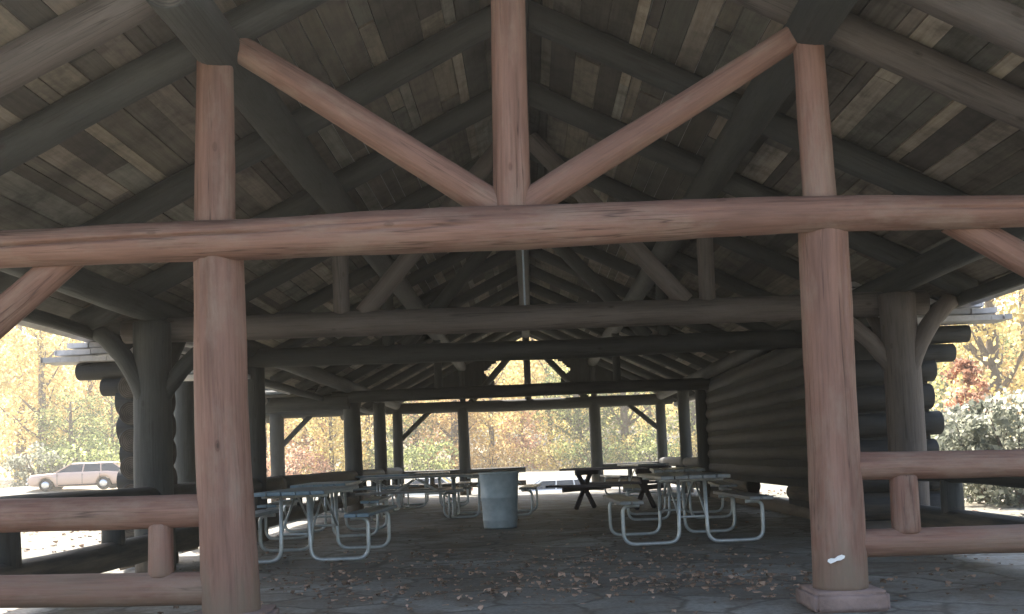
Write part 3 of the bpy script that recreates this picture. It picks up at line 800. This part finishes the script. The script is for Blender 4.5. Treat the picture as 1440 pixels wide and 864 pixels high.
def trunk_mesh(seed, h, r, limbs):
    r *= 1.6; rnd = random.Random(seed); bm = bmesh.new()
    pts = [Vector((noise.noise(Vector((seed, i, 0))) * .35 * i / 4, noise.noise(Vector((0, seed, i))) * .35 * i / 4, h * i / 8)) for i in range(9)]
    tube(bm, pts, [r * 1.35] + [r * (1 - .8 * i / 8) for i in range(1, 9)], 9)
    for k in range(limbs):
        i = rnd.randint(2, 7); p = pts[i]; a = rnd.uniform(0, 6.28); l = h * rnd.uniform(.16, .32) * (1.2 - i / 10)
        d = Vector((math.cos(a), math.sin(a), rnd.uniform(.45, 1.0))).normalized()
        tube(bm, [p, p + d * l * .5 + Vector((0, 0, l * .03)), p + d * l + Vector((0, 0, l * .16))], [r * (1 - .8 * i / 8) * .55, r * .22, r * .06], 6)
    me = bpy.data.meshes.new('trunk'); bm.to_mesh(me); bm.free(); me.materials.append(M['bark'])
    for p in me.polygons: p.use_smooth = True
    return me
TM = [trunk_mesh(s, 13, rr, 16) for s, rr in ((1, .20), (2, .26), (3, .17), (4, .32))]
CM = {}
for kname in ('yellow', 'gold', 'russet', 'green'):
    CM[kname] = [leaves_mesh('crown', sd * 7 + len(kname), 150, 4.3, .26, 36, 7.2, 7.2, LEAF[kname], low=.3) for sd in (1, 2)]
ntree = [0]
def tree(x, y, kind, label, sc_=1.0, sz=1.0, group='autumn trees beyond the pavilion'):
    ntree[0] += 1; i = ntree[0]
    t = thing('autumn_tree', label, 'tree', (x, y, terrain(x, y) - .05), (i * 2.4) % 6.28, group)
    t.scale = (sc_, sc_, sc_ * sz)
    link('trunk', TM[i % 4], None, t); link('crown', CM[kind][i % 2], None, t)
    return t
def tree_px(px, Y, kind, label, sc_=1.0, sz=1.0): return tree(at(px, 640, Y).x, Y, kind, label, sc_, sz)
# left opening
tree_px(60, 74, 'yellow', 'bright yellow tree at the left edge of the photo, above the parked cars', 1.0, 1.15)
tree_px(128, 80, 'gold', 'golden tree straight behind the pale pinkish parked car', 1.1, 1.1)
tree_px(100, 66, 'green', 'low green and yellow tree with a dark trunk just behind the pale pinkish car', .55, .8)
tree_px(158, 70, 'green', 'small pale green tree between the pale pinkish car and the left log pier', .6, .85)
tree_px(30, 92, 'gold', 'tall golden tree at the far left behind the bright yellow one', 1.2, 1.2)
tree_px(185, 95, 'yellow', 'tall yellow tree half covered by the left log pier', 1.2, 1.2)
tree_px(262, 84, 'yellow', 'yellow tree seen as a sliver between the two left side posts', 1.1, 1.1)
tree_px(372, 86, 'yellow', 'pale yellow tree just right of the left front post', 1.0, 1.0)
# far end
tree_px(428, 88, 'russet', 'russet orange tree seen in the far left bay above the railing', .8, .9)
tree_px(466, 78, 'yellow', 'yellow tree with a dark trunk splitting the far left bay', .8, 1.1)
tree_px(455, 112, 'green', 'pale green tree behind the russet one in the far left bay', 1.2, 1.1)
tree_px(518, 90, 'yellow', 'pale yellow tree between the left row posts', 1.0, 1.1)
tree_px(585, 86, 'green', 'green-tinged tree at the lower left of the bay left of centre', .75, .75)
tree_px(608, 95, 'russet', 'pinkish russet tree in the bay left of the centre opening', .95, 1.0)
tree_px(640, 84, 'gold', 'golden tree against the left centre post', .8, 1.0)
tree_px(692, 88, 'yellow', 'yellow tree with thin dark trunks in the left of the centre opening', .9, 1.15)
tree_px(735, 92, 'russet', 'pinkish tree with dark twisting branches in the middle of the centre opening', .5, .9)
tree_px(775, 94, 'yellow', 'broad yellow tree right of the middle of the centre opening', 1.1, 1.1)
tree_px(815, 84, 'green', 'yellow-green tree beside the right centre post', .8, .9)
tree_px(712, 118, 'yellow', 'yellow tree standing behind the pinkish one', 1.3, 1.3)
tree_px(790, 122, 'yellow', 'tall pale yellow tree filling the gable gap above the tie beams', 1.3, 1.4)
tree_px(655, 124, 'yellow', 'tall pale yellow tree behind the left centre post', 1.3, 1.4)
tree_px(880, 88, 'green', 'yellow-green tree in the bay right of the centre opening', .9, 1.0)
tree_px(915, 98, 'yellow', 'yellow tree behind the brace in the far right bay', 1.0, 1.0)
tree_px(978, 86, 'green', 'pale green tree in the narrow slit beside the dark log room', 1.0, 1.1)
tree_px(870, 125, 'yellow', 'tall yellow tree behind the yellow-green one in the right bay', 1.3, 1.3)
# right opening
tree_px(1405, 52, 'yellow', 'bright pale yellow tree at the right edge, below the eave', .95, 1.1)
tree_px(1372, 36, 'gold', 'small golden-orange young tree beside the side roof on the right', .30, .40)
tree_px(1350, 70, 'green', 'dull green tree behind the small golden-orange young tree', .9, 1.0)
tree_px(1450, 66, 'gold', 'golden tree cut by the right edge of the photo', 1.1, 1.2)
def shrub(px, Y, h, w, kind, label, seed):
    x = at(px, 640, Y).x
    t = thing('shrub', label, 'shrub', (x, Y, terrain(x, Y)), 0, 'shrubs beside the right end of the pavilion')
    me = leaves_mesh('foliage', seed, 90, w, .055 * (1 + Y / 30), 42, h * .5, h * .55, LEAF[kind], low=.02)
    link('foliage', me, None, t)
    rnd = random.Random(seed); bm = bmesh.new()
    for k in range(7):
        a = rnd.uniform(0, 6.28); l = rnd.uniform(.6, .95)
        tube(bm, [(0, 0, 0), (math.cos(a) * w * .25, math.sin(a) * w * .25, h * l * .5), (math.cos(a) * w * .55, math.sin(a) * w * .55, h * l)], [.03, .02, .008], 6)
    obj('stem', bm, M['bark'], t)
shrub(1385, 17.5, 1.75, .85, 'sage', 'grey-green shrub with pale flecks outside the right railing', 61)
shrub(1432, 16.5, 1.8, .8, 'sage', 'grey-green shrub at the right edge of the photo, partly cut off', 62)
shrub(1350, 20.5, 1.7, .8, 'sage', 'smaller grey-green shrub against the ragged log ends of the room', 63)
shrub(150, 62, 2.6, 3.5, 'green', 'round green bush behind the tail of the pale pinkish car', 64)
shrub(1366, 26, 3.2, .62, 'russet', 'orange-red bush above the grey-green shrubs', 65)

for i, (px, Y, h, w, kind, lab) in enumerate((
    (412, 74, 2.2, 2.6, 'russet', 'low russet bush at the left end of the far left bay'),
    (470, 78, 2.6, 3.0, 'yellow', 'low yellow bush at the right end of the far left bay'),
    (530, 80, 2.4, 2.6, 'green', 'low green bush seen between the two dark left row posts'),
    (592, 76, 2.6, 3.0, 'green', 'low green bush beside the brace left of the centre opening'),
    (636, 82, 2.6, 2.6, 'gold', 'low golden bush against the left centre post'),
    (690, 80, 2.4, 3.0, 'gold', 'low golden bush above the trash can'),
    (738, 84, 2.8, 3.0, 'russet', 'low pinkish bush in the middle of the centre opening'),
    (786, 80, 2.6, 3.2, 'yellow', 'low yellow bush right of the pinkish one'),
    (832, 78, 2.6, 2.8, 'green', 'low green bush against the right centre post'),
    (880, 82, 2.6, 3.0, 'yellow', 'low yellow bush in the left half of the far right bay'),
    (918, 78, 2.4, 2.6, 'green', 'low green bush under the brace of the far right bay'),
    (978, 80, 2.6, 2.8, 'yellow', 'low yellow bush in the slit beside the dark log room'),
    (52, 60, 2.4, 1.6, 'sage', 'grey bush off the nose of the pale pinkish car'))):
    x = at(px, 640, Y).x
    t = thing('bush', lab, 'bush', (x, Y, terrain(x, Y) - .05), 0, 'undergrowth bushes beyond the pavilion')
    link('foliage', leaves_mesh('foliage', 80 + i, 46, w, .2, 40, h * .45, h * .6, LEAF[kind], low=.02), None, t)
    rnd = random.Random(i); bm = bmesh.new()
    for k in range(5):
        a = rnd.uniform(0, 6.28); l = rnd.uniform(.6, .95)
        tube(bm, [(0, 0, 0), (math.cos(a) * w * .2, math.sin(a) * w * .2, h * l * .5), (math.cos(a) * w * .5, math.sin(a) * w * .5, h * l)], [.06, .04, .015], 6)
    obj('stem', bm, M['bark'], t)

# far woods on the hillside, one mass
bm = bmesh.new(); lay = bm.loops.layers.color.new('tone'); rnd = random.Random(9)
for i in range(26000):
    a = rnd.uniform(-1.15, 1.15); d = rnd.uniform(128, 185)
    x = math.sin(a) * d; y = math.cos(a) * d
    hgt = 13 + 5 * noise.noise(Vector((x * .06, y * .06, 2)))
    q = Vector((x, y, terrain(x, y) + hgt * rnd.random() ** .7)); s = rnd.uniform(.6, 1.5)
    u = Vector((rnd.gauss(0, 1), rnd.gauss(0, 1), rnd.gauss(0, 1))).normalized(); v = u.orthogonal().normalized()
    f = bm.faces.new([bm.verts.new(q + u * s), bm.verts.new(q + v * s * .6), bm.verts.new(q - u * s), bm.verts.new(q - v * s * .6)])
    t = min(1, max(0, .55 + .5 * noise.noise(q * .12) + rnd.gauss(0, .12)))
    for lo in f.loops: lo[lay] = (t, t, t, 1)
o = obj('distant_woods', bm, LEAF['yellow']); tag(o, 'hazy mass of yellow autumn woods far behind the pavilion', 'woods', kind='stuff')

# ------------------------------------------------------------------ parked cars
def make_car(label, pm, loc, rz_, wagon=False):
    t = thing('parked_car', label, 'car', loc, rz_, 'cars parked beyond the pavilion')
    L = 4.7
    top = [(-2.35, .52), (-2.3, .74), (-2.2, .84), (-1.2, .90), (-.55, .95), (1.55, .95), (2.15, .90), (2.3, .80), (2.35, .55)]
    bot = [(-2.35, .52), (-2.28, .3), (-1.95, .27), (-1.05, .22), (1.05, .22), (1.9, .28), (2.28, .34), (2.35, .55)]
    # body shell: sections across the car
    bm = bmesh.new(); rings = []
    def zt(x): 
        for (a, za), (b, zb) in zip(top, top[1:]):
            if a <= x <= b: return za + (zb - za) * (x - a) / (b - a)
        return .55
    def zb(x):
        for (a, za), (b, zb_) in zip(bot, bot[1:]):
            if a <= x <= b: return za + (zb_ - za) * (x - a) / (b - a)
        return .5
    xs_ = [-2.35, -2.32, -2.2, -2.0, -1.8] + [-1.8 + .12 * k for k in range(1, 31)] + [1.95, 2.15, 2.3, 2.35]
    for x in xs_:
        e = 1 - max(0, (abs(x) - 1.9) / .45) ** 2 * .22
        hw = .86 * e; a, b = zb(x), zt(x); 
        for wx in (-1.42, 1.38):
            if abs(x - wx) < .36: a = max(a, .03 + math.sqrt(max(0, .37 ** 2 - (x - wx) ** 2)) + .30 - .02)
        a = min(a, b - .04); m_ = (a + b) / 2
        rings.append([bm.verts.new((x, y, z)) for y, z in ((-hw * .92, a), (-hw, a + (b - a) * .25), (-hw * 1.0, a + (b - a) * .7), (-hw * .93, b - .02), (-hw * .6, b + .015), (0, b + .03), (hw * .6, b + .015), (hw * .93, b - .02), (hw, a + (b - a) * .7), (hw, a + (b - a) * .25), (hw * .92, a))])
    for a, b in zip(rings, rings[1:]):
        n = len(a)
        for k in range(n): bm.faces.new((a[k], b[k], b[(k + 1) % n], a[(k + 1) % n]))
    bm.faces.new(rings[0]); bm.faces.new(rings[-1][::-1])
    # cabin
    rear = 2.1 if wagon else 1.25
    base = [(-.75, .70), (rear + .35, .70)]; cab = [(-.95, .93, .76), (-.25, 1.38, .60), (rear - .3, 1.40, .60), (rear + .3, .93, .76)]
    bmesh.ops.recalc_face_normals(bm, faces=bm.faces[:])
    obj('body', bm, pm, t, smooth=True)
    bm = bmesh.new()
    lo = [bm.verts.new(v) for v in ((-.25, -.62, 1.33), (rear - .3, -.62, 1.34), (rear - .3, .62, 1.34), (-.25, .62, 1.33))]
    hi = [bm.verts.new(v) for v in ((-.15, -.52, 1.40), (rear - .38, -.52, 1.41), (rear - .38, .52, 1.41), (-.15, .52, 1.40))]
    bm.faces.new(hi); bm.faces.new(lo[::-1])
    for k in range(4): bm.faces.new((lo[k], lo[(k + 1) % 4], hi[(k + 1) % 4], hi[k]))
    # pillars
    for s in (-1, 1):
        for xb, xt in ((-.95, -.25), (.35, .40), (rear + .3, rear - .3)) + (((1.25, 1.2),) if wagon else ()):
            tube(bm, [(xb, s * .77, .92), (xt, s * .61, 1.35)], .035, 6)
    obj('roof', bm, pm, t)
    bm = bmesh.new()
    g0 = [bm.verts.new(v) for v in ((-.92, -.755, .91), (rear + .27, -.755, .91), (rear + .27, .755, .91), (-.92, .755, .91))]
    g1 = [bm.verts.new(v) for v in ((-.24, -.60, 1.345), (rear - .31, -.60, 1.345), (rear - .31, .60, 1.345), (-.24, .60, 1.345))]
    for k in range(4): bm.faces.new((g0[k], g0[(k + 1) % 4], g1[(k + 1) % 4], g1[k]))
    obj('window_glass', bm, M['glass'], t)
    for x in (-1.42, 1.38):
        for s in (-1, 1):
            bm = bmesh.new()
            pr = [(0, -.10), (.26, -.10), (.32, -.07), (.32, .07), (.26, .10), (0, .10)]
            lathe(bm, pr, 22)
            for v in bm.verts: v.co = Vector((v.co.x, v.co.z, v.co.y))
            bmesh.ops.recalc_face_normals(bm, faces=bm.faces[:])
            w = obj('wheel', bm, M['rubber'], t, smooth=True); w.location = (x, s * .76, .32)
            bm = bmesh.new(); lathe(bm, [(0, .118), (.1, .125), (.18, .112), (.19, .1)], 18)
            for v in bm.verts: v.co = Vector((v.co.x, s * v.co.z, v.co.y))
            obj('hubcap', bm, M['chrome'], w, smooth=True)
    for sd in (-1, 1):
        bm = bmesh.new()
        for x in (-.85, .36, 1.22): box(bm, x - .008, x + .008, sd * .853 - .012, sd * .853 + .012, .34, .86)
        box(bm, -.80, 1.2, sd * .855 - .012, sd * .855 + .012, .27, .31)
        obj('door_seam', bm, M['rubber'], t)
    for x in (-2.38, 2.38):
        bm = bmesh.new(); tube(bm, bend([(x * .95, -.84, .42), (x, -.7, .42), (x, .7, .42), (x * .95, .84, .42)], .1), .055, 8); obj('bumper', bm, M['chrome'], t, smooth=True)
    for s in (-1, 1):
        bm = bmesh.new(); box(bm, -2.36, -2.30, s * .6 - .13, s * .6 + .13, .58, .70); obj('headlight', bm, M['white'], t)
        bm = bmesh.new(); box(bm, 2.29, 2.355, s * .58 - .18, s * .58 + .18, .60, .72); obj('taillight', bm, M['lamp'], t)
    return t
def car_px(px, Y, label, pm, rz_, wagon=False):
    x = at(px, 660, Y).x
    return make_car(label, pm, (x, Y, terrain(x, Y) + .0), rz_, wagon)
car_px(113, 51, 'pale pinkish car parked broadside behind the left railing', M['paint_tan'], R(6), True)
car_px(172, 64, 'cream car half hidden by the left log pier', M['paint_cream'], R(80))
car_px(768, 47, 'white car parked behind the far end, right of the trash can', M['paint_white'], R(4), True)
car_px(598, 52, 'white car behind the far railing, left of the trash can', M['paint_white'], R(-8))

# ------------------------------------------------------------------ air
bm = bmesh.new(); box(bm, -260, 260, -60, 320, -5, 62)
hz = obj('haze', bm, None); tag(hz, 'thin pale autumn haze in the air', 'haze', kind='stuff')
m = bpy.data.materials.new('haze'); m.use_nodes = True; hnt = m.node_tree; hnt.nodes.remove(hnt.nodes['Principled BSDF'])
pv = hnt.nodes.new('ShaderNodeVolumePrincipled'); pv.inputs['Color'].default_value = (1, .96, .88, 1); pv.inputs['Density'].default_value = HAZE; pv.inputs['Anisotropy'].default_value = .45
hnt.links.new(pv.outputs[0], hnt.nodes['Material Output'].inputs['Volume']); hz.data.materials.append(m)
# ------------------------------------------------------------------ light
SUN = Vector((-0.28, 0.60, 0.75)).normalized()
el = math.asin(SUN.z); azi = math.atan2(SUN.x, SUN.y)
w = bpy.data.worlds.new('World'); sc.world = w; w.use_nodes = True
nt = w.node_tree; bg = nt.nodes['Background']
sky = nt.nodes.new('ShaderNodeTexSky'); sky.sky_type = 'NISHITA'; sky.sun_disc = False
sky.sun_elevation = el; sky.sun_rotation = azi; sky.air_density = 1.0; sky.dust_density = 2.5
nt.links.new(sky.outputs[0], bg.inputs[0]); bg.inputs[1].default_value = 0.15
sl = bpy.data.lights.new('sun', 'SUN'); sl.energy = 5.0; sl.angle = R(0.5); sl.color = (1, 0.93, 0.82)
so = bpy.data.objects.new('sun', sl); COL.objects.link(so); so.rotation_euler = SUN.to_track_quat('Z', 'Y').to_euler()
so.location = (-20, 0, 30)
sc.view_settings.view_transform = 'Standard'; sc.view_settings.look = 'None'
sc.view_settings.exposure = 1.68; sc.view_settings.gamma = 1
cy = sc.cycles
cy.max_bounces = 10; cy.diffuse_bounces = 7; cy.glossy_bounces = 3; cy.transmission_bounces = 4
cy.use_denoising = True; cy.use_adaptive_sampling = True; cy.adaptive_threshold = 0.02
try: cy.denoiser = 'OPENIMAGEDENOISE'
except Exception: pass
cy.sample_clamp_indirect = 8; cy.volume_bounces = 1
